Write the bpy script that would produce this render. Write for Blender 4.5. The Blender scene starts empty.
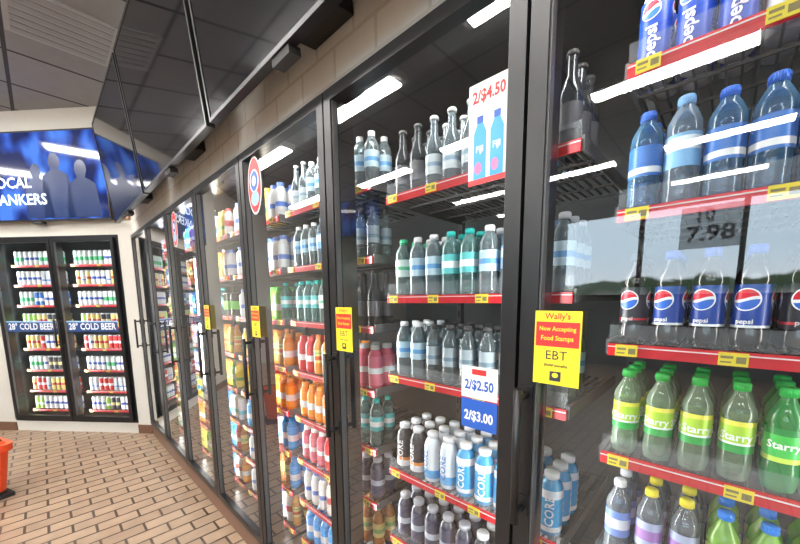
import bpy, math, random
from mathutils import Matrix, Vector
random.seed(7)
S=bpy.context.scene; COL=bpy.context.collection
EYE=1.485; D=.738; Y0=.325; W=.70; ZT=2.19; ZB=.12; CEIL=3.45
YK=lambda k: Y0+W*k
# ---------------- materials
MATS={}
def mat(name,col,rough=.5,metal=0,emis=0,alpha=1,var=.0,spec=.5,bump=0,scale=30,coat=0):
    if name in MATS: return MATS[name]
    m=bpy.data.materials.new(name); m.use_nodes=True; nt=m.node_tree; b=nt.nodes['Principled BSDF']
    b.inputs['Base Color'].default_value=(*col,1); b.inputs['Roughness'].default_value=rough
    b.inputs['Metallic'].default_value=metal; b.inputs['Specular IOR Level'].default_value=spec
    b.inputs['Coat Weight'].default_value=coat
    if emis: b.inputs['Emission Color'].default_value=(*col,1); b.inputs['Emission Strength'].default_value=emis
    if alpha<1: b.inputs['Alpha'].default_value=alpha
    if var or bump:
        tc=nt.nodes.new('ShaderNodeTexCoord'); n=nt.nodes.new('ShaderNodeTexNoise'); n.inputs['Scale'].default_value=scale
        nt.links.new(tc.outputs['Object'],n.inputs['Vector'])
        if var:
            r=nt.nodes.new('ShaderNodeMapRange'); r.inputs['To Min'].default_value=1-var; r.inputs['To Max'].default_value=1+var
            mx=nt.nodes.new('ShaderNodeVectorMath'); mx.operation='SCALE'; mx.inputs[0].default_value=col
            nt.links.new(n.outputs['Fac'],r.inputs['Value']); nt.links.new(r.outputs[0],mx.inputs['Scale']); nt.links.new(mx.outputs[0],b.inputs['Base Color'])
        if bump:
            bp=nt.nodes.new('ShaderNodeBump'); bp.inputs['Strength'].default_value=bump; bp.inputs['Distance'].default_value=.005
            nt.links.new(n.outputs['Fac'],bp.inputs['Height']); nt.links.new(bp.outputs[0],b.inputs['Normal'])
    MATS[name]=m; return m
def brickmat(name,c1,c2,mortar,bw,rh,ms,off,rough,bump=.3,rot=0,noise=.12):
    m=bpy.data.materials.new(name); m.use_nodes=True; nt=m.node_tree; b=nt.nodes['Principled BSDF']
    tc=nt.nodes.new('ShaderNodeTexCoord'); mp=nt.nodes.new('ShaderNodeMapping'); mp.inputs['Rotation'].default_value=(rot if isinstance(rot,tuple) else (0,0,rot))
    br=nt.nodes.new('ShaderNodeTexBrick'); br.offset=off; br.inputs['Scale'].default_value=1
    br.inputs['Color1'].default_value=(*c1,1); br.inputs['Color2'].default_value=(*c2,1); br.inputs['Mortar'].default_value=(*mortar,1)
    br.inputs['Brick Width'].default_value=bw; br.inputs['Row Height'].default_value=rh; br.inputs['Mortar Size'].default_value=ms
    br.inputs['Mortar Smooth'].default_value=.1
    nt.links.new(tc.outputs['Object'],mp.inputs[0]); nt.links.new(mp.outputs[0],br.inputs['Vector'])
    n=nt.nodes.new('ShaderNodeTexNoise'); n.inputs['Scale'].default_value=9; n.inputs['Detail'].default_value=6
    nt.links.new(tc.outputs['Object'],n.inputs['Vector'])
    r=nt.nodes.new('ShaderNodeMapRange'); r.inputs['To Min'].default_value=1-noise*2; r.inputs['To Max'].default_value=1+noise*2
    nt.links.new(n.outputs['Fac'],r.inputs['Value'])
    sc=nt.nodes.new('ShaderNodeVectorMath'); sc.operation='SCALE'
    nt.links.new(br.outputs['Color'],sc.inputs[0]); nt.links.new(r.outputs[0],sc.inputs['Scale']); nt.links.new(sc.outputs[0],b.inputs['Base Color'])
    bp=nt.nodes.new('ShaderNodeBump'); bp.invert=True; bp.inputs['Strength'].default_value=bump; bp.inputs['Distance'].default_value=.006
    nt.links.new(br.outputs['Fac'],bp.inputs['Height']); nt.links.new(bp.outputs[0],b.inputs['Normal'])
    b.inputs['Roughness'].default_value=rough
    MATS[name]=m; return m
def glassmat(name,tint=(.93,.96,.96),ior=1.5,boost=1.0,rough=.01):
    m=bpy.data.materials.new(name); m.use_nodes=True; nt=m.node_tree; nt.nodes.clear()
    o=nt.nodes.new('ShaderNodeOutputMaterial'); t=nt.nodes.new('ShaderNodeBsdfTransparent'); t.inputs[0].default_value=(*tint,1)
    g=nt.nodes.new('ShaderNodeBsdfGlossy'); g.inputs['Roughness'].default_value=rough
    f=nt.nodes.new('ShaderNodeFresnel'); f.inputs['IOR'].default_value=ior
    mm=nt.nodes.new('ShaderNodeMath'); mm.operation='MULTIPLY'; mm.use_clamp=True; mm.inputs[1].default_value=boost
    mx=nt.nodes.new('ShaderNodeMixShader')
    nt.links.new(f.outputs[0],mm.inputs[0]); nt.links.new(mm.outputs[0],mx.inputs[0]); nt.links.new(t.outputs[0],mx.inputs[1]); nt.links.new(g.outputs[0],mx.inputs[2]); nt.links.new(mx.outputs[0],o.inputs[0])
    MATS[name]=m; return m
def clearplastic(name,col,a):
    if name in MATS: return MATS[name]
    m=bpy.data.materials.new(name); m.use_nodes=True; nt=m.node_tree; nt.nodes.clear()
    N=nt.nodes.new; o=N('ShaderNodeOutputMaterial'); t=N('ShaderNodeBsdfTransparent'); d=N('ShaderNodeBsdfDiffuse'); g=N('ShaderNodeBsdfGlossy'); g.inputs['Roughness'].default_value=.08
    k=.62/max(col); t.inputs[0].default_value=(col[0]*k,col[1]*k,col[2]*k,1); d.inputs[0].default_value=(*col,1)
    lw=N('ShaderNodeLayerWeight'); lw.inputs[0].default_value=.35
    r=N('ShaderNodeMapRange'); r.inputs['To Min'].default_value=a; r.inputs['To Max'].default_value=min(1,a+.45)
    nt.links.new(lw.outputs['Facing'],r.inputs['Value'])
    m1=N('ShaderNodeMixShader'); nt.links.new(r.outputs[0],m1.inputs[0]); nt.links.new(t.outputs[0],m1.inputs[1]); nt.links.new(d.outputs[0],m1.inputs[2])
    f=N('ShaderNodeFresnel'); f.inputs[0].default_value=1.5; m2=N('ShaderNodeMixShader'); nt.links.new(f.outputs[0],m2.inputs[0]); nt.links.new(m1.outputs[0],m2.inputs[1]); nt.links.new(g.outputs[0],m2.inputs[2]); nt.links.new(m2.outputs[0],o.inputs[0])
    MATS[name]=m; return m
BLK=mat('black_frame',(.009,.009,.010),.35,var=.1)
BLKM=mat('black_matte',(.02,.02,.02),.6)
GLASS=glassmat('door_glass',ior=1.5,boost=2.2)
WINGL=glassmat('window_glass',ior=1.45)
CREAM=brickmat('painted_block',(.86,.84,.80),(.84,.82,.78),(.70,.67,.62),.2,.1,.006,.5,.5,.5,rot=(math.pi/2,0,0),noise=.04)
WHITE=mat('white_paint',(.60,.57,.51),.55,var=.04)
RED=mat('red_rail',(.62,.01,.02),.35,coat=.3)
WHITEP=mat('white_plastic',(.75,.75,.75),.4)
YEL=mat('yellow_tag',(.85,.68,.04),.5)
WIRE=mat('shelf_grey',(.10,.10,.10),.5)
LIP=mat('clear_lip',(.8,.85,.9),.1,alpha=.12)
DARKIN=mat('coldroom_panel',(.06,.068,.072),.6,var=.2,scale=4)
# ---------------- geometry helper
class G:
    def __init__(s): s.v=[];s.f=[];s.m=[];s.s=[]
    def quad(s,pts,m=0):
        i=len(s.v); s.v+=[tuple(p) for p in pts]; s.f.append(tuple(range(i,i+len(pts)))); s.m.append(m); s.s.append(False)
    def box(s,x0,x1,y0,y1,z0,z1,m=0):
        i=len(s.v); s.v+=[(x,y,z) for z in (z0,z1) for y in (y0,y1) for x in (x0,x1)]
        for f in ((0,2,3,1),(4,5,7,6),(0,1,5,4),(2,6,7,3),(0,4,6,2),(1,3,7,5)): s.f.append(tuple(i+k for k in f)); s.m.append(m); s.s.append(False)
    def lathe(s,prof,n,c=(0,0,0),sq=0):
        rings=[]
        for (z,r,m) in prof:
            i=len(s.v)
            if r<1e-6: s.v.append((c[0],c[1],c[2]+z)); rings.append([i]); continue
            for k in range(n):
                a=2*math.pi*k/n+math.pi/n
                q=1+sq*(1/max(abs(math.cos(a)),abs(math.sin(a)))-1)
                s.v.append((c[0]+r*q*math.cos(a),c[1]+r*q*math.sin(a),c[2]+z))
            rings.append(list(range(i,i+n)))
        for j in range(len(rings)-1):
            A,B=rings[j],rings[j+1]; m=prof[j+1][2]
            for k in range(n):
                k2=(k+1)%n
                if len(A)==1 and len(B)==1: continue
                if len(A)==1: f=(A[0],B[k2],B[k])
                elif len(B)==1: f=(A[k],A[k2],B[0])
                else: f=(A[k],A[k2],B[k2],B[k])
                s.f.append(f); s.m.append(m); s.s.append(True)
    def tube(s,p0,p1,r,n=8,m=0):
        p0=Vector(p0);p1=Vector(p1); d=(p1-p0).normalized(); a=d.orthogonal().normalized(); b=d.cross(a); i=len(s.v)
        for p in (p0,p1):
            for k in range(n): t=2*math.pi*k/n; s.v.append(tuple(p+a*r*math.cos(t)+b*r*math.sin(t)))
        for k in range(n): s.f.append((i+k,i+(k+1)%n,i+n+(k+1)%n,i+n+k)); s.m.append(m); s.s.append(True)
        s.f.append(tuple(range(i+n-1,i-1,-1))); s.m.append(m); s.s.append(False)
        s.f.append(tuple(range(i+n,i+2*n))); s.m.append(m); s.s.append(False)
    def disc(s,cx,y,cz,rx,rz,m=0,n=32,a0=0,a1=2*math.pi):
        i=len(s.v); s.v+=[(cx+rx*math.cos(a0+(a1-a0)*k/n),y,cz+rz*math.sin(a0+(a1-a0)*k/n)) for k in range(n+(0 if a1-a0>6.28 else 1))]
        s.f.append(tuple(range(i,len(s.v)))); s.m.append(m); s.s.append(False)
    def addtext(s,body,size,place,m=0,align='CENTER',sx=1,bold=0):
        vs,fs=textgeo(body,size,align,sx,bold); i=len(s.v)
        s.v+=[tuple(place(x,y)) for x,y in vs]
        for f in fs: s.f.append(tuple(i+k for k in f)); s.m.append(m); s.s.append(False)
    def mesh(s,name,mats):
        me=bpy.data.meshes.new(name); me.from_pydata(s.v,[],s.f)
        for x in mats: me.materials.append(x)
        me.polygons.foreach_set('material_index',s.m); me.polygons.foreach_set('use_smooth',s.s); me.update(); return me
TC={}
def textgeo(body,size,align,sx,bold):
    k=(body,size,align,sx,bold)
    if k in TC: return TC[k]
    c=bpy.data.curves.new('tmp','FONT'); c.body=body; c.size=size; c.align_x=align; c.align_y='CENTER'; c.resolution_u=2; c.offset=bold*size
    o=bpy.data.objects.new('tmp',c); COL.objects.link(o); bpy.context.view_layer.update()
    me=bpy.data.meshes.new_from_object(o.evaluated_get(bpy.context.evaluated_depsgraph_get()))
    r=([(v.co.x*sx,v.co.y) for v in me.vertices],[tuple(p.vertices) for p in me.polygons])
    bpy.data.objects.remove(o); bpy.data.meshes.remove(me); bpy.data.curves.remove(c); TC[k]=r; return r
def put(name,me,M,loc=(0,0,0),rz=0,parent=None,label=None,cat=None,group=None,kind=None,rx=0):
    o=bpy.data.objects.new(name,me); COL.objects.link(o)
    T=Matrix.Translation(loc)@Matrix.Rotation(rz,4,'Z')@Matrix.Rotation(rx,4,'X')
    if parent: o.parent=parent; o.matrix_local=T
    else: o.matrix_world=(M@T)
    if label: o['label']=label
    if cat: o['category']=cat
    if group: o['group']=group
    if kind: o['kind']=kind
    return o
ID=Matrix.Identity(4)
MA=Matrix.Translation((D,0,0))@Matrix.Rotation(-math.pi/2,4,'Z')   # local x=-world y, local y=depth
AF=math.radians(39); COR=Vector((D,4.625,0))
MF=Matrix.Translation(COR)@Matrix.Rotation(math.atan2(-math.cos(AF),math.sin(AF)),4,'Z') # local x=-s
def struct(name,boxes,mats,M=ID):
    g=G(); 
    for b in boxes: g.box(*b)
    return put(name,g.mesh(name,mats),M,kind='structure')
# ---------------- room shell
FLOOR=brickmat('floor_paver',(.44,.315,.215),(.36,.25,.17),(.095,.06,.042),.22,.11,.0075,.5,.35,.6)
struct('floor',[(-7.2,2.2,-5.2,9.2,-.1,0,0)],[FLOOR])
CEILM=brickmat('ceiling_tile',(.30,.305,.315),(.275,.28,.29),(.04,.04,.045),.61,.61,.014,0,.7,.2,noise=.05)
struct('ceiling',[(-7.2,2.2,-5.2,9.2,CEIL,CEIL+.1,0)],[CEILM])
yr=YK(-1)-.03; yl=YK(6)+.03
struct('wall_cooler',[(-yl-.4,5.2,0,.08,ZT,CEIL,0),(-yl,5.2,0,.08,0,ZB,1),(-COR.y-.05,-yl,0,.08,0,ZT,0),(-yr,5.2,0,.08,ZB,ZT,0)],[CREAM,BLKM],MA)
fs0,fs1=.20,1.66
struct('wall_far',[(-3.9,.0,0,.1,ZT,CEIL,0),(-3.9,-fs1-.03,0,.1,0,ZT,0),(-fs0+.03,0,0,.1,0,ZT,0),(-fs1-.03,-fs0+.03,0,.1,0,ZB,0)],[WHITE],MF)
BROWN=mat('brown_tile',(.16,.08,.05),.4,var=.15)
struct('baseboard_cooler',[(-yl-.02,-yr,-.012,.0,0,ZB-.01,0)],[BROWN],MA)
struct('baseboard_far',[(-3.9,-fs1-.03,-.012,0,0,.1,0),(-fs0+.03,0,-.012,0,0,.1,0)],[BROWN],MF)
struct('wall_south',[(-7.2,D+.08,-5.2,-5.1,0,CEIL,0)],[WHITE])
struct('wall_north',[(-7.2,-1.6,8.0,8.1,0,CEIL,0)],[WHITE])
wy=[-4.6,-3.1,-1.6,-.1,1.4,2.9]; wb,wt=1.5,3.25
struct('wall_west',[(-7.2,-7.1,-5.2,8.1,0,wb,0),(-7.2,-7.1,-5.2,8.1,wt,CEIL,0),(-7.2,-7.1,-5.2,wy[0],wb,wt,0),(-7.2,-7.1,wy[-1],8.1,wb,wt,0)],[mat('dim_wall',(.12,.12,.12),.7)])
for i in range(5):
    a,b=wy[i],wy[i+1]
    g=G()
    for bx in ((-7.19,-7.09,a,a+.04,wb,wt,0),(-7.19,-7.09,b-.04,b,wb,wt,0),(-7.19,-7.09,a,b,wb,wb+.05,0),(-7.19,-7.09,a,b,wt-.05,wt,0)): g.box(*bx)
    g.quad([(-7.14,a,wb),(-7.14,b,wb),(-7.14,b,wt),(-7.14,a,wt)],1)
    put('window_%d'%(i+1),g.mesh('window',[BLK,WINGL]),ID,kind='structure')
g=G(); g.quad([(0,0,0),(.85,0,0),(.85,0,.75),(0,0,.75)][::-1],0)
for yy in (-.004,.004):
    g.addtext('7.98',.40,lambda x,y:(.43+x,yy,.25+y),1,bold=.02); g.addtext('10',.3,lambda x,y:(.34+x,yy,.58+y),1,bold=.02)
put('window_poster',g.mesh('window_poster',[mat('poster_grey',(.25,.3,.33),.6,alpha=.75),mat('poster_ink',(.03,.03,.04),.6)]),Matrix.Translation((-7.05,.78,2.38))@Matrix.Rotation(-math.pi/2,4,'Z'),label='grey window price poster with dark numerals',cat='poster')
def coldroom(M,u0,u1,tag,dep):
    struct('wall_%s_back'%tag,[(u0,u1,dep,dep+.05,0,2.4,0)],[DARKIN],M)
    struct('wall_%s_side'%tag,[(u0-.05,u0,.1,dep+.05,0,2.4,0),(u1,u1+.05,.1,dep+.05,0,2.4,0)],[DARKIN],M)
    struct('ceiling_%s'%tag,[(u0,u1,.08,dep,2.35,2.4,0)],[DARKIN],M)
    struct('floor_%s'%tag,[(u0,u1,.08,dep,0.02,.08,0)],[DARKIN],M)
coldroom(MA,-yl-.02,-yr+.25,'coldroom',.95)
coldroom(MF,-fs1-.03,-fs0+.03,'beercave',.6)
# ---------------- ceiling lights
TUBE=mat('fluorescent_diffuser',(1,.97,.93),.5,emis=66)
HOUS=mat('light_housing',(.6,.6,.6),.4)
g=G(); g.box(-.09,.09,-.62,.62,-.05,0,0); mh=g.mesh('housing',[HOUS])
g=G(); g.box(-.075,.075,-.56,.56,-.072,-.05,0); mt=g.mesh('diffuser',[TUBE])
for x,y in [(-.9,-1.3),(-.78,.9),(-.9,2.85),(-.9,4.8),(-2.35,-1.6),(-2.42,.55),(-2.35,2.3),(-2.5,4.15),(-2.35,6.2),(-4.3,-1.8),(-4.3,.2),(-4.5,3.6),(-4.4,1.9),(-6.1,.3),(-6.1,3.5)]:
    o=put('ceiling_light',mh,ID,(x,y,CEIL),label='long white fluorescent ceiling light, switched on',cat='ceiling light',group='fluorescent ceiling lights')
    put('diffuser',mt,ID,parent=o)
g=G(); g.box(-.29,.29,-.29,.29,-.010,0,0)
for i in range(7): g.box(-.26,.26,-.265+i*.078,-.265+i*.078+.05,-.016,-.010,1)
put('ceiling_vent',g.mesh('ceiling_vent',[mat('vent_frame',(.40,.41,.42),.5),mat('vent_slat',(.32,.33,.34),.5)]),ID,(.305,3.665,CEIL),label='grey louvred air vent set in the ceiling grid',cat='ceiling vent')
# ---------------- door frames and doors
def doorframe(M,us,label):
    g=G(); u0,u1=us[0]-.03,us[-1]+.03
    g.box(u0,u1,-.004,.09,ZT-.05,ZT,0); g.box(u0,u1,-.004,.09,ZB,ZB+.05,0)
    for i,u in enumerate(us): g.box(u-.028,u+.028,-.002,.07,ZB+.05,ZT-.05,0)
    return put('cooler_door_frame',g.mesh('cooler_door_frame',[BLK]),M,label=label,cat='door frame')
def door(M,ua,ub,label,hl=True):
    w=ub-ua-.008; g=G(); z0,z1=ZB+.03,ZT-.03; s=.036
    h=z1-z0
    for b in ((0,s,-.036,-.006,0,h,0),(w-s,w,-.036,-.006,0,h,0),(s,w-s,-.036,-.006,0,s+.01,0),(s,w-s,-.036,-.006,h-s,h,0)): g.box(*b)
    for b in ((s,s+.004,-.030,-.012,s,h-s,1),(w-s-.004,w-s,-.030,-.012,s,h-s,1)): g.box(*b)
    o=put('cooler_door',g.mesh('cooler_door',[BLK,mat('gasket_grey',(.10,.10,.10),.4)]),M,(ua+.004,0,z0),label=label,cat='glass door',group='glass cooler doors')
    g=G(); g.quad([(s,-.02,s),(w-s,-.02,s),(w-s,-.02,h-s),(s,-.02,h-s)]); put('glass_pane',g.mesh('glass_pane',[GLASS]),M,parent=o)
    g=G(); hx=.02 if hl else w-.02; a,b=1.0-z0,1.30-z0
    g.tube((hx,-.078,a),(hx,-.078,b),.009,10); g.tube((hx,-.036,a+.02),(hx,-.078,a+.02),.008); g.tube((hx,-.036,b-.02),(hx,-.078,b-.02),.008)
    g.box(hx-.014,hx+.014,-.041,-.036,a,a+.05,0); g.box(hx-.014,hx+.014,-.041,-.036,b-.05,b,0)
    put('handle',g.mesh('handle',[BLK]),M,parent=o)
    return o
us=[-YK(k) for k in range(6,-2,-1)]
doorframe(MA,us,'long black metal frame holding the row of glass doors')
for i in range(len(us)-1): door(MA,us[i],us[i+1],'tall black-framed glass cooler door with bar handle')
fm=-(fs0+fs1)/2
doorframe(MF,[-fs1,fm,-fs0],'black metal frame of the two-door beer cooler')
door(MF,-fs1,fm,'black-framed glass door of the beer cooler',hl=False); door(MF,fm,-fs0,'black-framed glass door of the beer cooler')
# ---------------- shelves
shelfmesh={}
def shelf(M,u0,L,z,near=False,dep=.46,tags=3,group='cooler shelves'):
    key=(round(L,3),near,dep,tags)
    if key not in shelfmesh:
        g=G(); 
        n=26 if near else 12
        for i in range(n+1): x=i*L/n; g.box(x-.002,x+.002,.0,dep,-.006,0,0)
        for j in range(5): y=j*dep/4; g.box(0,L,y-.003,y+.003,-.012,-.006,0)
        g.box(-.006,0,0,dep,-.02,.012,0); g.box(L,L+.006,0,dep,-.02,.012,0)
        a=g.mesh('wire_shelf',[WIRE])
        g=G(); g.box(0,L,-.008,-.001,-.022,.004,0); g.box(0,L,-.010,-.008,-.003,-.001,1); b=g.mesh('price_rail',[RED,WHITEP])
        g=G(); g.quad([(0,-.002,.006),(L,-.002,.006),(L,-.002,.045),(0,-.002,.045)]); c=g.mesh('shelf_lip',[LIP])
        g=G(); g.box(0,.04,-.0125,-.0102,-.021,.003,0); g.box(.003,.02,-.0129,-.0125,-.008,-.003,1); g.box(.024,.037,-.0129,-.0125,-.016,-.004,1); g.box(.003,.018,-.0129,-.0125,-.016,-.013,1)
        d=g.mesh('price_tag',[YEL,mat('tag_ink',(.25,.2,.08),.6)])
        shelfmesh[key]=(a,b,c,d)
    a,b,c,d=shelfmesh[key]
    o=put('cooler_shelf',a,M,(u0,.12,z),label='wire cooler shelf with red price rail and yellow tags',cat='shelf',group=group)
    put('price_rail',b,M,parent=o)
    if near: put('shelf_lip',c,M,parent=o)
    for t in range(tags): put('price_tag',d,M,parent=o,loc=(.03+(L-.11)*(t+random.uniform(-.15,.15))/max(1,tags-1) if t else .015,0,0))
    return o
# ---------------- products
def P(col,a=1,rough=.25,name=None):
    nm='plastic_%02x%02x%02x_%d'%(int(col[0]*255),int(col[1]*255),int(col[2]*255),int(a*100))
    return mat(nm,col,rough) if a>.99 else clearplastic(nm,col,a)
def sc_(p,s):
    a,b,c,q=p; return ([(z*s,r*s) for z,r in a],(b[0]*s,b[1]*s,b[2]*s),(c[0]*s,c[1]*s,c[2]*s),q)
PROF={
 'soda':sc_(([(0,0),(0,.022),(.006,.030),(.03,.0325),(.055,.0315),(.07,.0300),(.15,.0300),(.158,.0325),(.175,.0295),(.198,.018),(.210,.0125),(.220,.0122)],(.072,.148,.0318),(.216,.236,.0148),0),.81),
 'cola':sc_(([(0,0),(0,.022),(.006,.030),(.03,.0325),(.048,.0315),(.055,.0300),(.15,.0300),(.158,.0325),(.175,.0295),(.198,.018),(.210,.0125),(.220,.0122)],(.056,.150,.0318),(.216,.236,.0148),0),.83),
 'water':sc_(([(0,0),(0,.026),(.004,.031),(.02,.032),(.024,.0305),(.03,.032),(.04,.0305),(.046,.032),(.07,.0318),(.15,.0318),(.165,.031),(.185,.022),(.2,.013),(.206,.0125)],(.075,.14,.0325),(.2,.218,.0150),0),.90),
 'fiji':sc_(([(0,0),(0,.025),(.004,.028),(.03,.028),(.12,.028),(.16,.028),(.175,.024),(.19,.013),(.2,.0125)],(.03,.15,.0286),(.198,.218,.0150),.8),.9),
 'sport':sc_(([(0,0),(0,.028),(.006,.035),(.05,.036),(.08,.0335),(.1,.0325),(.12,.0335),(.15,.036),(.17,.032),(.185,.022),(.192,.019)],(.02,.158,.0366),(.188,.21,.0225),0),.84),
 'long':sc_(([(0,0),(0,.028),(.004,.0305),(.13,.0305),(.15,.027),(.18,.0145),(.225,.0125),(.232,.0125)],(.045,.11,.031),(.228,.24,.0145),0),.9),
 'can':sc_(([(0,0),(0,.022),(.008,.0325),(.145,.0325),(.157,.0265),(.158,.025)],(.006,.147,.0329),(.155,.160,.0268),0),.82),
 'slim':([(0,0),(0,.02),(.008,.0285),(.142,.0285),(.154,.023),(.155,.022)],(.006,.145,.029),(.152,.157,.0237),0),
}
TY={}
def ty(key,prof,name,cat,label,body,cap,lab,stripes=(),text=None,tcol=(1,1,1),tsize=.02,vert=False,globe=0,balpha=1,hs=1,tz=0):
    TY[key]=dict(prof=prof,name=name,cat=cat,label=label,body=body,cap=cap,lab=lab,stripes=stripes,text=text,tcol=tcol,tsize=tsize,vert=vert,globe=globe,ba=balpha,hs=hs,tz=tz,near=None,far=None)
Wt=(.8,.82,.82); Gn=(.02,.42,.06)
CL=(.50,.60,.63)
ty('starry','soda','soda_bottle','bottle','clear lemon-lime soda bottle with lime label and green cap',(.45,.62,.42),Gn,(.42,.68,.04),[(0,.25,(.02,.35,.06)),(.25,.32,Wt),(.85,1,(.85,.8,.1))],'Starry',(.9,.95,.9),.021,balpha=.2)
ty('green','soda','soda_bottle','bottle','green lemon-lime soda bottle with green label and cap',(.08,.55,.16),(.02,.5,.08),(.05,.55,.08),[(0,.15,(.6,.8,.1)),(.8,1,(.01,.25,.05))],'Starry',(.95,.95,.95),.019,balpha=.3)
ty('limesoda','soda','soda_bottle','bottle','citrus soda bottle with lime green cap',(.3,.75,.05),(.1,.6,.05),(.05,.4,.05),[(.3,.6,(.8,.1,.05))],None,balpha=.6)
ty('pepsi','cola','soda_bottle','bottle','dark cola bottle with blue label and cap',(.010,.005,.004),(.02,.06,.35),(.01,.05,.30),[(0,.06,Wt)],'pepsi',(.9,.9,.9),.012,globe=1,tz=-.028)
ty('dark','cola','soda_bottle','bottle','dark cola bottle with black label',(.010,.005,.004),(.02,.02,.02),(.02,.02,.03),[(.1,.16,(.5,.02,.03))],'pepsi',(.6,.6,.6),.012,globe=1,tz=-.028)
ty('aqua','water','water_bottle','bottle','blue-tinted water bottle with blue cap and label',(.15,.38,.65),(.03,.14,.6),(.04,.16,.5),[(.1,.3,Wt)],None,balpha=.15)
ty('clear','water','water_bottle','bottle','clear water bottle with white cap and pale label',CL,(.8,.8,.82),(.45,.6,.68),[(.35,.6,(.1,.3,.6))],None,balpha=.15)
ty('teal','water','water_bottle','bottle','water bottle with teal cap and label',(.35,.62,.6),(.02,.5,.45),(.1,.5,.5),[(.3,.65,Wt)],None,balpha=.15)
ty('wgreen','water','water_bottle','bottle','clear sparkling water bottle with green cap and label',(.45,.62,.58),(.03,.45,.2),(.65,.75,.7),[(.4,.6,(.1,.5,.25))],None,balpha=.15)
ty('smart','water','water_bottle','bottle','clear water bottle with blue cap and printed label',(.4,.55,.7),(.2,.4,.7),(.2,.45,.75),[(.5,.9,(.75,.85,.9))],None,balpha=.15,hs=1.05)
ty('fiji','fiji','water_bottle','bottle','square water bottle with blue and pink label',(.35,.6,.8),(.1,.35,.75),(.06,.3,.7),[(0,.2,(.1,.45,.35)),(.75,.85,(.75,.2,.4))],'FIJI',(.9,.95,1),.018,balpha=.2)
ty('silver','long','glass_water_bottle','bottle','tall clear glass bottle with silver cap',(.36,.44,.48),(.55,.55,.55),(.45,.5,.52),[(.4,.6,(.2,.3,.4))],None,balpha=.15)
ty('black','long','glass_water_bottle','bottle','dark tinted tall bottle with black cap',(.04,.045,.05),(.05,.05,.05),(.10,.10,.11),[],None,balpha=.6)
ty('unlab','soda','soda_bottle','bottle','clear soda bottle with black cap and faint label',(.42,.5,.52),(.05,.05,.05),(.30,.36,.4),[(.3,.5,(.12,.2,.25))],None,balpha=.12)
ty('core','sport','sports_drink_bottle','bottle','blue sports drink bottle with white cap and vertical lettering',(.05,.32,.62),(.85,.85,.85),(.04,.36,.7),[(.0,.12,(.8,.85,.88)),(.8,1,(.8,.85,.9))],'CORE',(.95,.95,.95),.032,vert=True)
ty('corew','sport','sports_drink_bottle','bottle','white and blue sports drink bottle with vertical lettering',(.7,.75,.8),(.8,.8,.82),(.72,.76,.8),[(0,.25,(.1,.4,.75))],'CORE',(.05,.2,.5),.032,vert=True)
ty('coreb','sport','sports_drink_bottle','bottle','black and white sports drink bottle with orange trim',(.05,.05,.06),(.8,.8,.8),(.04,.04,.05),[(0,.2,(.75,.75,.75)),(.2,.3,(.8,.25,.05))],'CORE',(.85,.85,.85),.032,vert=True)
ty('darkw','sport','sports_drink_bottle','bottle','dark protein drink bottle with pale cap',(.06,.06,.09),(.5,.5,.55),(.07,.07,.12),[(.4,.6,(.5,.52,.6))],None)
ty('canblue','can','drink_can','can','tall blue cola can with white lettering and round emblem',(.5,.5,.5),(.6,.6,.6),(.006,.05,.36),[(.0,.06,(.5,.55,.6))],'pepsi',(.9,.9,.9),.030,vert=True,globe=2,tz=-.022)
ty('canred','can','drink_can','can','tall red and silver drink can',(.5,.5,.5),(.6,.6,.6),(.6,.02,.03),[(0,.3,(.65,.65,.68)),(.75,.85,Wt)],None)
ty('yelcap','soda','soda_bottle','bottle','clear soda bottle with yellow cap and pale label',(.45,.5,.55),(.9,.75,.05),(.45,.5,.7),[(.3,.7,(.4,.2,.55))],None,balpha=.2)
ty('whcap','soda','soda_bottle','bottle','clear soda bottle with white cap and blue label',(.45,.5,.55),(.85,.85,.88),(.2,.3,.7),[(.3,.7,(.75,.78,.85))],None,balpha=.2)
ty('blcap','soda','soda_bottle','bottle','green fruit soda bottle with blue cap',(.3,.6,.1),(.03,.25,.8),(.5,.6,.1),[(.3,.7,(.1,.5,.1))],None,balpha=.6)
def juice(key,c,cap,lab,st,prof='sport',nm='sports_drink_bottle',cat='bottle',desc='',hs=1):
    ty(key,prof,nm,cat,desc,c,cap,lab,st,hs=hs)
juice('orange',(.85,.22,.01),(.9,.3,.02),(.85,.3,.02),[(.3,.6,Wt)],desc='orange sports drink bottle with orange cap')
juice('red',(.6,.02,.03),(.7,.03,.03),(.65,.05,.05),[(.35,.6,Wt)],nm='fruit_drink_bottle',desc='red fruit drink bottle with red cap')
juice('pink',(.7,.12,.18),(.8,.8,.8),(.75,.18,.25),[(.4,.6,Wt)],nm='fruit_drink_bottle',desc='pink fruit drink bottle with white cap')
juice('yellow',(.85,.62,.03),(.9,.35,.02),(.85,.65,.1),[(.3,.5,(.1,.35,.1))],nm='lemonade_bottle',desc='yellow lemonade bottle with orange cap')
juice('gblue',(.03,.3,.7),(.02,.25,.7),(.05,.35,.8),[(.3,.6,Wt)],desc='blue sports drink bottle with blue cap')
juice('ggreen',(.2,.6,.06),(.1,.5,.05),(.25,.6,.1),[(.3,.6,Wt)],desc='green sports drink bottle with green cap')
juice('white',(.7,.7,.68),(.1,.2,.6),(.75,.75,.74),[(.35,.55,(.1,.2,.6))],nm='milk_bottle',desc='white milk bottle with blue cap')
juice('purple',(.25,.05,.35),(.6,.6,.6),(.3,.1,.45),[(.4,.6,Wt)],nm='fruit_drink_bottle',desc='purple fruit drink bottle with grey cap')
juice('tea',(.35,.12,.02),(.75,.7,.6),(.6,.45,.15),[(.3,.6,(.2,.35,.1))],'soda','tea_bottle',desc='brown iced tea bottle with cream cap')
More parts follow.
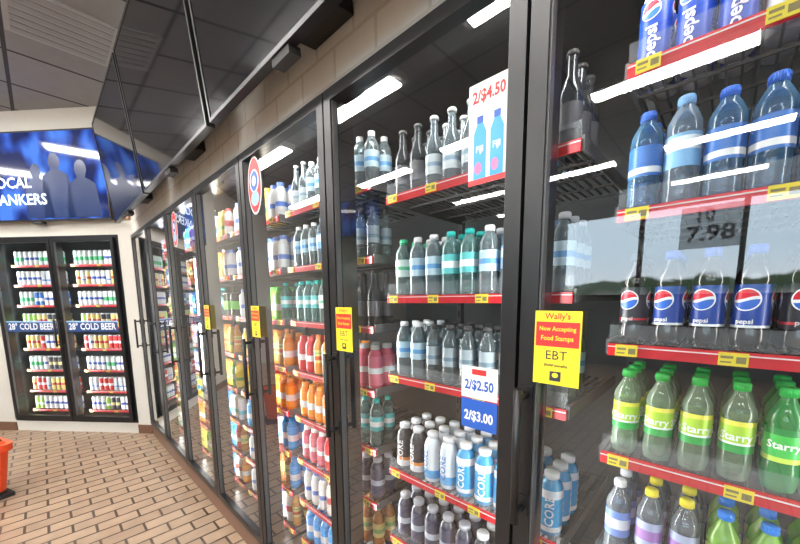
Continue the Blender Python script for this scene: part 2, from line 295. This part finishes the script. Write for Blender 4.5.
juice('peach',(.7,.3,.06),(.85,.2,.02),(.8,.6,.2),[(.2,.5,(.7,.1,.03)),(.7,.8,(.1,.4,.1))],'soda','tea_bottle',desc='peach tea bottle with orange cap')
juice('milk',(.75,.72,.66),(.5,.05,.05),(.7,.65,.6),[(.4,.7,(.5,.05,.05))],nm='milk_bottle',desc='white milk drink bottle with red cap')
juice('choc',(.2,.08,.03),(.6,.5,.1),(.25,.1,.04),[(.4,.7,(.75,.65,.2))],nm='milk_bottle',desc='brown chocolate milk bottle with yellow cap')
juice('egreen',(.03,.04,.03),(.5,.5,.5),(.03,.04,.03),[(.3,.7,(.2,.75,.1))],'can','energy_drink_can','can','black energy drink can with green mark',1.2)
juice('esilver',(.5,.5,.5),(.5,.5,.5),(.55,.57,.6),[(.3,.55,(.05,.15,.6)),(.55,.62,(.7,.05,.05))],'can','energy_drink_can','can','silver and blue energy drink can',1.2)
juice('ewhite',(.7,.7,.7),(.5,.5,.5),(.78,.78,.8),[(.25,.45,(.1,.6,.7))],'can','energy_drink_can','can','white energy drink can with teal band',1.2)
juice('ered',(.5,.02,.02),(.5,.5,.5),(.6,.03,.03),[(.2,.3,(.8,.7,.1)),(.5,.8,(.03,.03,.03))],'can','energy_drink_can','can','red and black energy drink can',1.2)
juice('eyel',(.8,.6,.03),(.5,.5,.5),(.85,.65,.05),[(.4,.7,(.05,.25,.5))],'can','energy_drink_can','can','yellow energy drink can with blue band',1.2)
for k,c,st,d in [('cgreen',(.55,.62,.6),[(.3,.6,(.05,.4,.15))],'white beer can with green band'),('cwhite',(.72,.72,.72),[(.4,.6,(.05,.1,.4))],'white beer can with blue band'),('clime',(.3,.55,.08),[(.3,.5,Wt)],'lime green beer can with white band'),('cblack',(.04,.04,.05),[(.35,.6,(.6,.5,.2))],'black beer can with gold band'),('cred',(.6,.03,.03),[(.4,.6,Wt)],'red beer can with white band'),('cgold',(.65,.5,.15),[(.4,.6,(.5,.03,.03))],'gold beer can with red band'),('cblue',(.03,.15,.5),[(.3,.55,Wt)],'blue beer can with white band'),('csilver',(.5,.52,.55),[(.3,.4,(.1,.2,.5))],'silver beer can with blue stripe')]:
    ty(k,'slim','beer_can','can',d,(.5,.5,.5),(.6,.6,.6),c,st)
def near(key):
    t=TY[key]
    if t['near']: return t['near']
    pr,lb,cp,sq=PROF[t['prof']]; hs=t['hs']; n=20 if not sq else 16
    can=t['prof'] in('can','slim')
    bm=P(t['body'],t['ba'],.12 if not can else .3)
    g=G(); g.lathe([(z*hs,r,0) for z,r in pr],n,sq=sq)
    body=g.mesh(t['name'],[bm])
    g=G(); r=cp[2]
    g.lathe([(cp[0]*hs,0,0),(cp[0]*hs,r,0),((cp[1]-.002)*hs,r,0),(cp[1]*hs,r*.9,0),(cp[1]*hs,0,0)] if not can else [(cp[0]*hs,r,0),(cp[1]*hs,r,0),(cp[1]*hs-.003,r*.93,0),(cp[1]*hs-.004,0,0)],24)
    if not can:
        for k in range(24):
            a=2*math.pi*k/24; g.tube((r*math.cos(a),r*math.sin(a),cp[0]*hs+.001),(r*math.cos(a),r*math.sin(a),(cp[1]-.003)*hs),.0009,4)
    cap=g.mesh('cap',[P(t['cap'],1,.35)])
    mats=[P(t['lab'],1,.35)]; g=G(); z0,z1,r=lb; z0*=hs; z1*=hs
    cuts=sorted({0,1,*[s[0] for s in t['stripes']],*[s[1] for s in t['stripes']]})
    for a,b in zip(cuts,cuts[1:]):
        m=0
        for s in t['stripes']:
            if s[0]<=a+1e-6 and b<=s[1]+1e-6: mats.append(P(s[2],1,.35)); m=len(mats)-1
        g.lathe([(z0+(z1-z0)*a,r,m),(z0+(z1-z0)*b,r,m)],n,sq=sq)
    zc=(z0+z1)/2
    if t['globe']:
        base=len(mats); mats+=[P((.85,.85,.85),1,.35),P((.62,.01,.03),1,.35),P((.02,.12,.55),1,.35)]
        R0=.0205 if t['globe']==1 else .017; gz=zc+(.012 if t['globe']==1 else .036)
        wave=lambda x: .0035*math.sin(x/R0*2.2)
        for ang in (-.1,2.0,4.1):
            for m_,rr,off in ((base,R0,.0006),(base+1,R0*.9,.0011),(base+2,R0*.9,.0011)):
                ns=16; cols=[]
                for j in range(ns+1):
                    x=rr*math.sin(math.pi*(j/ns-.5))*.9999; hh=math.sqrt(max(0,rr*rr-x*x))
                    lo,hi=-hh,hh
                    if m_==base+1: lo=min(hh,max(-hh,wave(x)+.0028))
                    if m_==base+2: hi=max(-hh,min(hh,wave(x)-.0028))
                    rad=r+off; al=ang+x/rad; cols.append((rad*math.sin(al),-rad*math.cos(al),gz+lo,gz+hi))
                for c0,c1 in zip(cols,cols[1:]): g.quad([(c0[0],c0[1],c0[2]),(c1[0],c1[1],c1[2]),(c1[0],c1[1],c1[3]),(c0[0],c0[1],c0[3])],m_)
    if t['text']:
        mats.append(P(t['tcol'],1,.4)); mi=len(mats)-1
        for ang in (-.1,2.0,4.1):
            rr=r+.0012
            if sq:
                if ang>0: continue
                g.addtext(t['text'],t['tsize'],lambda x,y:(x,-rr*1.02-.001,zc+y),mi,bold=.02)
            elif t['vert']: g.addtext(t['text'],t['tsize'],lambda x,y:(rr*math.sin(ang+.1-y/rr),-rr*math.cos(ang+.1-y/rr),zc+x+t['tz']),mi,bold=.02)
            else: g.addtext(t['text'],t['tsize'],lambda x,y:(rr*math.sin(ang+x/rr),-rr*math.cos(ang+x/rr),zc+y+t['tz']),mi,bold=.02)
    lab=g.mesh('bottle_label',mats)
    t['near']=(body,cap,lab); return t['near']
def far(key):
    t=TY[key]
    if t['far']: return t['far']
    pr,lb,cp,sq=PROF[t['prof']]; hs=t['hs']; n=10
    mats=[P(t['body'],t['ba'],.2),P(t['cap'],1,.35),P(t['lab'],1,.35)]
    g=G(); g.lathe([(z*hs,r,0) for z,r in pr],n)
    g.lathe([(cp[0]*hs,cp[2],1),(cp[1]*hs,cp[2],1),(cp[1]*hs,0,1)],n)
    z0,z1,r=lb; z0*=hs;z1*=hs
    cuts=sorted({0,1,*[s[0] for s in t['stripes']],*[s[1] for s in t['stripes']]})
    for a,b in zip(cuts,cuts[1:]):
        m=2
        for s in t['stripes']:
            if s[0]<=a+1e-6 and b<=s[1]+1e-6: mats.append(P(s[2],1,.35)); m=len(mats)-1
        g.lathe([(z0+(z1-z0)*a,r,m),(z0+(z1-z0)*b,r,m)],n)
    t['far']=g.mesh(t['name'],mats); return t['far']
def place(key,M,u,d,z,isnear,group):
    t=TY[key]; rz=random.uniform(-.35,.35)
    if isnear:
        b,c,l=near(key)
        o=put(t['name'],b,M,(u,d,z),rz if t['prof']!='fiji' else random.uniform(-.08,.08),label=t['label'],cat=t['cat'],group=group)
        put('can_lid' if t['cat']=='can' else 'cap',c,M,parent=o); put('bottle_label' if t['cat']!='can' else 'can_wrap',l,M,parent=o)
    else: put(t['name'],far(key),M,(u,d,z),rz,label=t['label'],cat=t['cat'],group=group)
def fill(M,u0,L,z,seq,rows,isnear,group,pitch=.0635,umax=None,d0=.16):
    n=int((L-.01)/pitch); cols=[]
    for k,c in seq: cols+= [k]*c
    while len(cols)<n: cols+=cols
    for i in range(n):
        u=u0+pitch/2+.006+i*(L-.012)/n
        if umax is not None and u>umax: break
        if cols[i] is None: continue
        for r in range(rows):
            place(cols[i],M,u+random.uniform(-.0006,.0006),d0+r*.064+random.uniform(-.0006,.0006),z+.0005,isnear,group)
L=.62
def bay(k): return -(YK(k)-.14)
b0=[(1.94,[('canblue',3),('canred',1),('canblue',2),('canred',3)]),
    (1.663,[('aqua',1),('smart',1),('aqua',3),('smart',4)]),
    (1.382,[('dark',1),('pepsi',3),('dark',1),('pepsi',4)]),
    (1.133,[('starry',4),('green',5)]),
    (.87,[('whcap',1),('yelcap',2),('blcap',2),('limesoda',2),('green',2)])]
for z,seq in b0:
    shelf(MA,bay(0),L,z,True,tags=4); fill(MA,bay(0),L,z,seq,3,True,'drinks on the soda cooler shelves',umax=.22,pitch=.0575)
b1=[(1.83,[('black',2),('silver',4),('fiji',2),('black',1)]),
    (1.495,[('wgreen',1),('clear',2),('teal',2),('clear',1),('smart',2),('clear',1)]),
    (1.21,[('clear',2),('unlab',5),('clear',2)]),
    (.85,[('coreb',2),('corew',2),('core',5)]),
    (.57,[('darkw',5),('coreb',4)])]
for z,seq in b1:
    shelf(MA,bay(1),L,z,True,tags=4); fill(MA,bay(1),L,z,seq,3,True,'drinks on the water cooler shelves')
pal=[ [('silver',2),('clear',2),('smart',2),('clear',3)], [('clear',3),('smart',3),('unlab',3)], [('teal',3),('wgreen',3),('black',3)],
      [('red',2),('peach',2),('orange',3),('pink',2)],[('orange',4),('white',2),('ewhite',1),('teal',2)],[('pink',3),('red',3),('ered',1),('darkw',2)],[('white',3),('milk',3),('tea',3)],[('gblue',4),('esilver',3),('white',2)] ]
zs=[1.9,1.64,1.38,1.13,.89,.66,.43,.2]
banks=[['white','milk','yellow','silver','esilver'],['yellow','white','tea','ewhite','milk'],['ggreen','egreen','eyel','teal','white'],['red','orange','ered','yellow','peach'],['orange','yellow','ggreen','red','choc'],['gblue','esilver','purple','ggreen','ewhite'],['white','gblue','red','tea','egreen'],['gblue','orange','peach','white','milk']]
for k in range(2,7):
    for j,z in enumerate(zs):
        if k==2: seq=pal[j]
        else:
            bank=banks[(j+k)%8 if k>4 else j]
            seq=[(random.choice(bank),random.choice([1,2,2])) for _ in range(7)]
        shelf(MA,bay(k),L,z,False,tags=3); fill(MA,bay(k),L,z,seq,2 if k<4 else 1,False,'drinks on the mixed cooler shelves')
g=G(); g.box(-.012,.012,0,.025,0,2.2,0)
for i in range(40): g.box(-.004,.004,-.001,0,.05+i*.053,.075+i*.053,1)
up=g.mesh('shelf_upright',[WIRE,BLKM])
for k in range(0,7): put('shelf_upright',up,MA,(bay(k)-.04,.62,.08),label='slotted grey metal shelf upright',cat='shelf upright',group='shelf uprights')
# beer cooler
for dd,(ua,ub) in enumerate(((-fs1,fm),(fm,-fs0))):
    for j,z in enumerate([1.9,1.68,1.45,1.2,.95,.7,.45,.22]):
        bank=[['cgreen','cwhite'],['cwhite','csilver','cgold'],['cwhite','cblue','cgreen'],['clime','cblack','cgold'],['cgold','cred','cwhite'],['cblack','cgreen','cwhite'],['cred','csilver','cgold'],['cwhite','clime','cblack']][j]
        seq=[(random.choice(bank),random.choice([1,2,3])) for _ in range(6)]
        shelf(MF,ua+.05,.62,z,False,tags=3,dep=.4,group='beer cooler shelves'); fill(MF,ua+.05,.62,z,seq,1,False,'cans in the beer cooler',pitch=.0605)
    g=G(); w=.60; g.quad([(-w/2,0,-.06),(w/2,0,-.06),(w/2,0,.06),(-w/2,0,.06)],0)
    g.quad([(-w/2,-.001,.045),(w/2,-.001,.045),(w/2,-.001,.06),(-w/2,-.001,.06)],2)
    g.addtext('28° COLD BEER',.098,lambda x,y:(x,-.002,y-.005),1,bold=.02,sx=.82)
    put('beer_sign',g.mesh('beer_sign',[mat('sign_navy',(.02,.06,.2),.4),mat('sign_white',(.85,.87,.9),.4),mat('sign_ice',(.3,.5,.75),.4)]),MF,((ua+ub)/2,-.024,1.22),label='dark blue banner reading 28° COLD BEER on glass door',cat='sign',group='cold beer banners')
# ---------------- signs on doors
SY=mat('sticker_yellow',(.9,.72,.03),.4); SR=mat('sticker_red',(.7,.03,.03),.4); SW=mat('sticker_white',(.85,.85,.85),.4); SB=mat('sticker_blue',(.02,.1,.45),.4); SK=mat('sticker_black',(.03,.03,.05),.5)
def ebt():
    g=G(); w,h=.09,.15
    g.quad([(0,0,0),(w,0,0),(w,0,h),(0,0,h)],0)
    g.quad([(0.003,-.0006,.078),(w-.003,-.0006,.078),(w-.003,-.0006,.128),(.003,-.0006,.128)],1)
    T=lambda s,sz,cz,m,bold=.015,sx=1: g.addtext(s,sz,lambda x,y:(w/2+x,-.0012,cz+y),m,bold=bold,sx=sx)
    T("Wally's",.017,.139,1); T('Now Accepting',.0125,.114,0,sx=.9); T('Food Stamps',.0135,.095,0,sx=.9)
    T('EBT',.026,.060,4,bold=.0); 
    T('SNAP benefits',.008,.040,4); g.quad([(.034,-.0008,.008),(.056,-.0008,.008),(.056,-.0008,.028),(.034,-.0008,.028)],4); g.disc(.045,-.0012,.02,.006,.005,0)
    return g.mesh('food_stamp_sticker',[SY,SR,SW,SB,SK])
eb=ebt()
for u in (-.288,-(YK(1)-.035),-(YK(2)-.035),-(YK(3)-.035)):
    put('food_stamp_sticker',eb,MA,(u,-.0370,1.31),label='yellow and red food stamp sticker on a glass door',cat='sticker',group='food stamp stickers')
g=G(); g.quad([(0,0,0),(.10,0,0),(.10,0,.215),(0,0,.215)],0)
g.addtext('2/$4.50',.034,lambda x,y:(.05+x,-.001,.185+y),1,bold=.03,sx=.78)
for cx in (.03,.072):
    g.quad([(cx-.016,-.0008,.012),(cx+.016,-.0008,.012),(cx+.016,-.0008,.11),(cx-.016,-.0008,.11)],2); g.quad([(cx-.016,-.0008,.11),(cx+.016,-.0008,.11),(cx+.007,-.0008,.13),(cx-.007,-.0008,.13)],2)
    g.quad([(cx-.008,-.0008,.13),(cx+.008,-.0008,.13),(cx+.008,-.0008,.145),(cx-.008,-.0008,.145)],3)
    g.disc(cx-.004,-.0012,.035,.009,.013,4); g.addtext('FIJI',.019,lambda x,y:(cx+x,-.0016,.075+y),0,bold=.02,sx=.85)
g.quad([(0,-.0004,.0),(.10,-.0004,0),(.10,-.0004,.012),(0,-.0004,.012)],1)
put('price_sign',g.mesh('price_sign',[SW,SR,mat('fiji_blue',(.05,.35,.75),.4),SB,mat('fiji_pink',(.75,.2,.4),.4)]),MA,(-.467,-.0215,1.745),label='white price sign reading 2/$4.50 with blue water bottles',cat='sign')
g=G(); g.quad([(0,0,0),(.10,0,0),(.10,0,.08),(0,0,.08)],0); g.addtext('2/$2.50',.034,lambda x,y:(.05+x,-.001,.033+y),1,bold=.03,sx=.78); g.quad([(.03,-.0006,.060),(.07,-.0006,.060),(.07,-.0006,.074),(.03,-.0006,.074)],2)
put('price_sign',g.mesh('price_sign',[SW,SB,SR]),MA,(-.477,-.0215,1.24),label='white price sign reading 2/$2.50 in blue numerals',cat='sign')
g=G(); g.quad([(0,0,0),(.10,0,0),(.10,0,.075),(0,0,.075)],1); g.addtext('2/$3.00',.034,lambda x,y:(.05+x,-.001,.032+y),0,bold=.03,sx=.78)
put('price_sign',g.mesh('price_sign',[SW,SB]),MA,(-.477,-.0215,1.162),label='blue price sign reading 2/$3.00 in white numerals',cat='sign')
for y in (1.60,2.95):
    g=G(); g.disc(0,0,0,.07,.125,0); g.disc(0,-.0008,0,.063,.116,1); g.disc(0,-.0014,.02,.045,.05,0); g.disc(0,-.002,.02,.038,.042,2); g.disc(0,-.0014,-.055,.04,.032,3); g.disc(0,-.0026,.02,.02,.022,0)
    put('oval_sticker',g.mesh('oval_sticker',[SW,SR,SB,mat('sticker_sky',(.3,.55,.8),.4)]),MA,(-y,-.0215,2.0),label='oval red, white and blue sticker on cooler glass',cat='sticker',group='oval stickers')
# ---------------- televisions
SCR=mat('off_screen',(.006,.007,.010),.06,spec=.6)
def tv(M,loc,w,h,label,screen,rx=0,extra=None,bd=.13):
    g=G(); b=.014
    g.box(0,w,-.0,.03,0,h,0); g.box(w*.2,w*.8,.03,.06,h*.15,h*.75,0)
    for bx in ((0,w,-.006,0,0,b),(0,w,-.006,0,h-b,h),(0,b,-.006,0,b,h-b),(w-b,w,-.006,0,b,h-b)): g.box(*bx,0)
    o=put('television',g.mesh('television',[BLK]),M,loc,rx=rx,label=label,cat='television')
    g=G(); g.quad([(b,-.003,b),(w-b,-.003,b),(w-b,-.003,h-b),(b,-.003,h-b)]); put('screen',g.mesh('screen',[screen]),M,parent=o)
    g=G(); g.box(w*.42,w*.58,.06,bd,h*.1,h*.6,0); put('wall_bracket',g.mesh('wall_bracket',[BLKM]),M,parent=o)
    g=G(); g.box(w*.42,w*.50,.0,.04,-.025,-.001,0); put('sensor_box',g.mesh('sensor_box',[BLKM]),M,parent=o)
    if extra: extra(o,w,h)
    return o
for y1,y0 in ((1.66,.34),(3.0,1.70),(4.34,3.04)):
    tv(MA,(-y1,-.165,2.235),y1-y0,.86,'large switched-off black wall television tilted downward',SCR,rx=math.radians(6),bd=.173)
def bluescreen(name,st=1.6):
    m=bpy.data.materials.new(name); m.use_nodes=True; nt=m.node_tree; b=nt.nodes['Principled BSDF']
    tc=nt.nodes.new('ShaderNodeTexCoord'); n=nt.nodes.new('ShaderNodeTexNoise'); n.inputs['Scale'].default_value=3.2; n.inputs['Detail'].default_value=1.5
    mp=nt.nodes.new('ShaderNodeMapping'); mp.inputs['Scale'].default_value=(1.3,1,.8)
    cr=nt.nodes.new('ShaderNodeValToRGB'); cr.color_ramp.elements[0].position=.42; cr.color_ramp.elements[0].color=(.003,.012,.07,1); cr.color_ramp.elements[1].position=.62; cr.color_ramp.elements[1].color=(.05,.17,.62,1)
    e=cr.color_ramp.elements.new(.5); e.color=(.012,.05,.3,1)
    nt.links.new(tc.outputs['Object'],mp.inputs[0]); nt.links.new(mp.outputs[0],n.inputs['Vector']); nt.links.new(n.outputs['Fac'],cr.inputs[0]); nt.links.new(cr.outputs[0],b.inputs['Emission Color']); b.inputs['Emission Strength'].default_value=st
    b.inputs['Base Color'].default_value=(.01,.01,.02,1); b.inputs['Roughness'].default_value=.08
    return m
BS=bluescreen('blue_screen')
TW=mat('screen_text',(.75,.85,1),.4,emis=1.0); TD=mat('screen_dark',(.004,.02,.09),.3,emis=.4)
def scr(o,w,h):
    for cx,cz,r in ((w*.50,h*.42,.075),(w*.64,h*.5,.085),(w*.82,h*.40,.09)):
        g=G(); pts=[(cx-r*2.1,-.004,h*.03),(cx+r*2.1,-.004,h*.03),(cx+r*1.7,-.004,cz),(cx+r*.5,-.004,cz+r*.7)]
        for k in range(13): a=math.radians(-40+k*260/12); pts.append((cx+r*.75*math.cos(a),-.004,cz+r*1.6+r*math.sin(a)))
        pts+=[(cx-r*.5,-.004,cz+r*.7),(cx-r*1.7,-.004,cz)]
        g.quad(pts,0); put('screen_picture',g.mesh('screen_picture',[TD]),ID,parent=o)
    for s,zz in (('LOCAL',.43),('BANKERS',.24)):
        g=G(); g.addtext(s,.15,lambda x,y:(w*.155+x,-.006,h*zz+y),0,'LEFT',bold=.015)
        put('screen_text',g.mesh('screen_text',[TW]),ID,parent=o)
tv(MF,(-1.70,-.08,2.33),1.56,.88,'wall television showing a blue local bankers advertisement',BS,extra=scr)
tv(Matrix.Translation((-3.2,5.0,2.75))@Matrix.Rotation(math.radians(70),4,'Z'),(0,0,0),1.2,.68,'ceiling-hung television with a blue screen',BS)
struct('trim_1',[(-.16,-.01,-.02,-.001,2.34,2.62,0)],[mat('tan_wood',(.42,.22,.10),.5,var=.15)],MF)
# ---------------- orange basket
OR=mat('orange_plastic',(.85,.09,.02),.35,var=.05)
bc=Matrix.Translation((-.485,3.975,0))@Matrix.Rotation(math.radians(20),4,'Z')
def rrect(hx,hy,r,n=5):
    pts=[]
    for cx,cy,a in ((hx-r,hy-r,0),(-hx+r,hy-r,90),(-hx+r,-hy+r,180),(hx-r,-hy+r,270)):
        for i in range(n+1): t=math.radians(a+90*i/n); pts.append((cx+r*math.cos(t),cy+r*math.sin(t)))
    return pts
g=G(); rings=[]
for hx,hy,z in ((.14,.11,.0),(.15,.12,.005),(.185,.15,.32),(.205,.165,.32),(.205,.165,.37),(.18,.14,.37),(.145,.115,.012)):
    i=len(g.v); p=rrect(hx,hy,.07); g.v+=[(x,y,z) for x,y in p]; rings.append(list(range(i,i+len(p))))
for A,B in zip(rings,rings[1:]):
    for k in range(len(A)): g.f.append((A[k],A[(k+1)%len(A)],B[(k+1)%len(A)],B[k])); g.m.append(0); g.s.append(False)
g.f.append(tuple(reversed(rings[0]))); g.m.append(0); g.s.append(False); g.f.append(tuple(rings[-1])); g.m.append(0); g.s.append(False)
bk=g.mesh('basket_body',[OR])
g=G(); g.tube((-.18,-.0,.365),(-.18,.12,.375),.006); g.tube((-.18,.12,.375),(.18,.12,.375),.006); g.tube((.18,.12,.375),(.18,0,.365),.006)
hb=g.mesh('handle',[BLKM])
g=G(); g.box(-.17,.17,-.13,.13,.0,.03,0); g.box(-.14,.14,-.1,.1,.03,.05,0)
put('basket_stand',g.mesh('basket_stand',[BLKM]),bc,label='low black stand under the orange basket',cat='basket stand')
o=put('shopping_basket',bk,bc,(0,0,.051),label='orange-red plastic shopping basket on a black stand',cat='basket'); put('handle',hb,bc,parent=o,label='black wire handle')
# ---------------- lights
def area(M,loc,rot,sx,sy,p,col,spread=180):
    l=bpy.data.lights.new('led','AREA'); l.shape='RECTANGLE'; l.size=sx; l.size_y=sy; l.energy=p; l.color=col; l.spread=math.radians(spread)
    o=bpy.data.objects.new('led_strip_light',l); COL.objects.link(o); o.matrix_world=M@Matrix.Translation(loc)@rot; return o
RT=Matrix.Rotation(math.pi/2,4,'X')
def mull(M,u,p,col,sides=(1,-1)):
    for sgn in sides:
        area(M,(u+sgn*.03,.075,1.15),Matrix.Rotation(sgn*math.radians(-68),4,'Z')@RT,.03,1.95,p,col,110)
for k in range(-1,7): mull(MA,-YK(k),(2.6 if k<1 else 4.6),(1,.98,.95),(1,-1) if -1<k<6 else ((-1,) if k==-1 else (1,)))
for k in range(-1,6):
    area(MA,(-YK(k)-.35,.10,2.12),Matrix.Rotation(math.radians(35),4,'X'),.6,.04,2.0,(1,.98,.95),150)  # added fill light under each bay header, evens out light on the drinks
mull(MF,-fs1,6,(.95,.98,1),(1,)); mull(MF,fm,6,(.95,.98,1)); mull(MF,-fs0,6,(.95,.98,1),(-1,))
# ---------------- world
wd=bpy.data.worlds.new('w'); S.world=wd; wd.use_nodes=True; nt=wd.node_tree; bg=nt.nodes['Background']
tc=nt.nodes.new('ShaderNodeTexCoord'); sp=nt.nodes.new('ShaderNodeSeparateXYZ'); n=nt.nodes.new('ShaderNodeTexNoise'); n.inputs['Scale'].default_value=14
ad=nt.nodes.new('ShaderNodeMath'); ad.operation='MULTIPLY_ADD'; ad.inputs[1].default_value=-.06
cr=nt.nodes.new('ShaderNodeValToRGB'); e=cr.color_ramp.elements; e[0].position=.0; e[0].color=(.16,.17,.17,1); e[1].position=.12; e[1].color=(.70,.86,1,1)
q=e.new(.035); q.color=(.05,.08,.05,1); q=e.new(.02); q.color=(.22,.22,.21,1); q=e.new(.06); q.color=(.06,.09,.06,1); q=e.new(.065); q.color=(.82,.91,1,1)
nt.links.new(tc.outputs['Generated'],sp.inputs[0]); nt.links.new(tc.outputs['Generated'],n.inputs['Vector']); nt.links.new(n.outputs['Fac'],ad.inputs[0]); nt.links.new(sp.outputs['Z'],ad.inputs[2])
a2=nt.nodes.new('ShaderNodeMath'); a2.operation='ADD'; a2.inputs[1].default_value=.05; nt.links.new(ad.outputs[0],a2.inputs[0])
nt.links.new(a2.outputs[0],cr.inputs[0]); nt.links.new(cr.outputs[0],bg.inputs[0]); bg.inputs[1].default_value=9.5
# ---------------- camera
f,ph,th,ro,cx,cy=340.87,math.radians(46.58),math.radians(7.38),math.radians(-.46),404.07,343.6
Fh=Vector((math.sin(ph),math.cos(ph),0)); R=Vector((math.cos(ph),-math.sin(ph),0)); U0=Vector((0,0,1))
F=Fh*math.cos(th)-U0*math.sin(th); U=U0*math.cos(th)+Fh*math.sin(th)
R2=R*math.cos(ro)+U*math.sin(ro); U2=U*math.cos(ro)-R*math.sin(ro)
cam=bpy.data.cameras.new('camera'); co=bpy.data.objects.new('camera',cam); COL.objects.link(co)
co.matrix_world=Matrix(((R2.x,U2.x,-F.x,0),(R2.y,U2.y,-F.y,0),(R2.z,U2.z,-F.z,EYE),(0,0,0,1)))
cam.sensor_width=36; cam.lens=f/800*36; cam.shift_x=-(cx-400)/800; cam.shift_y=(cy-272)/800; cam.clip_start=.02
S.camera=co
S.view_settings.view_transform='Standard'
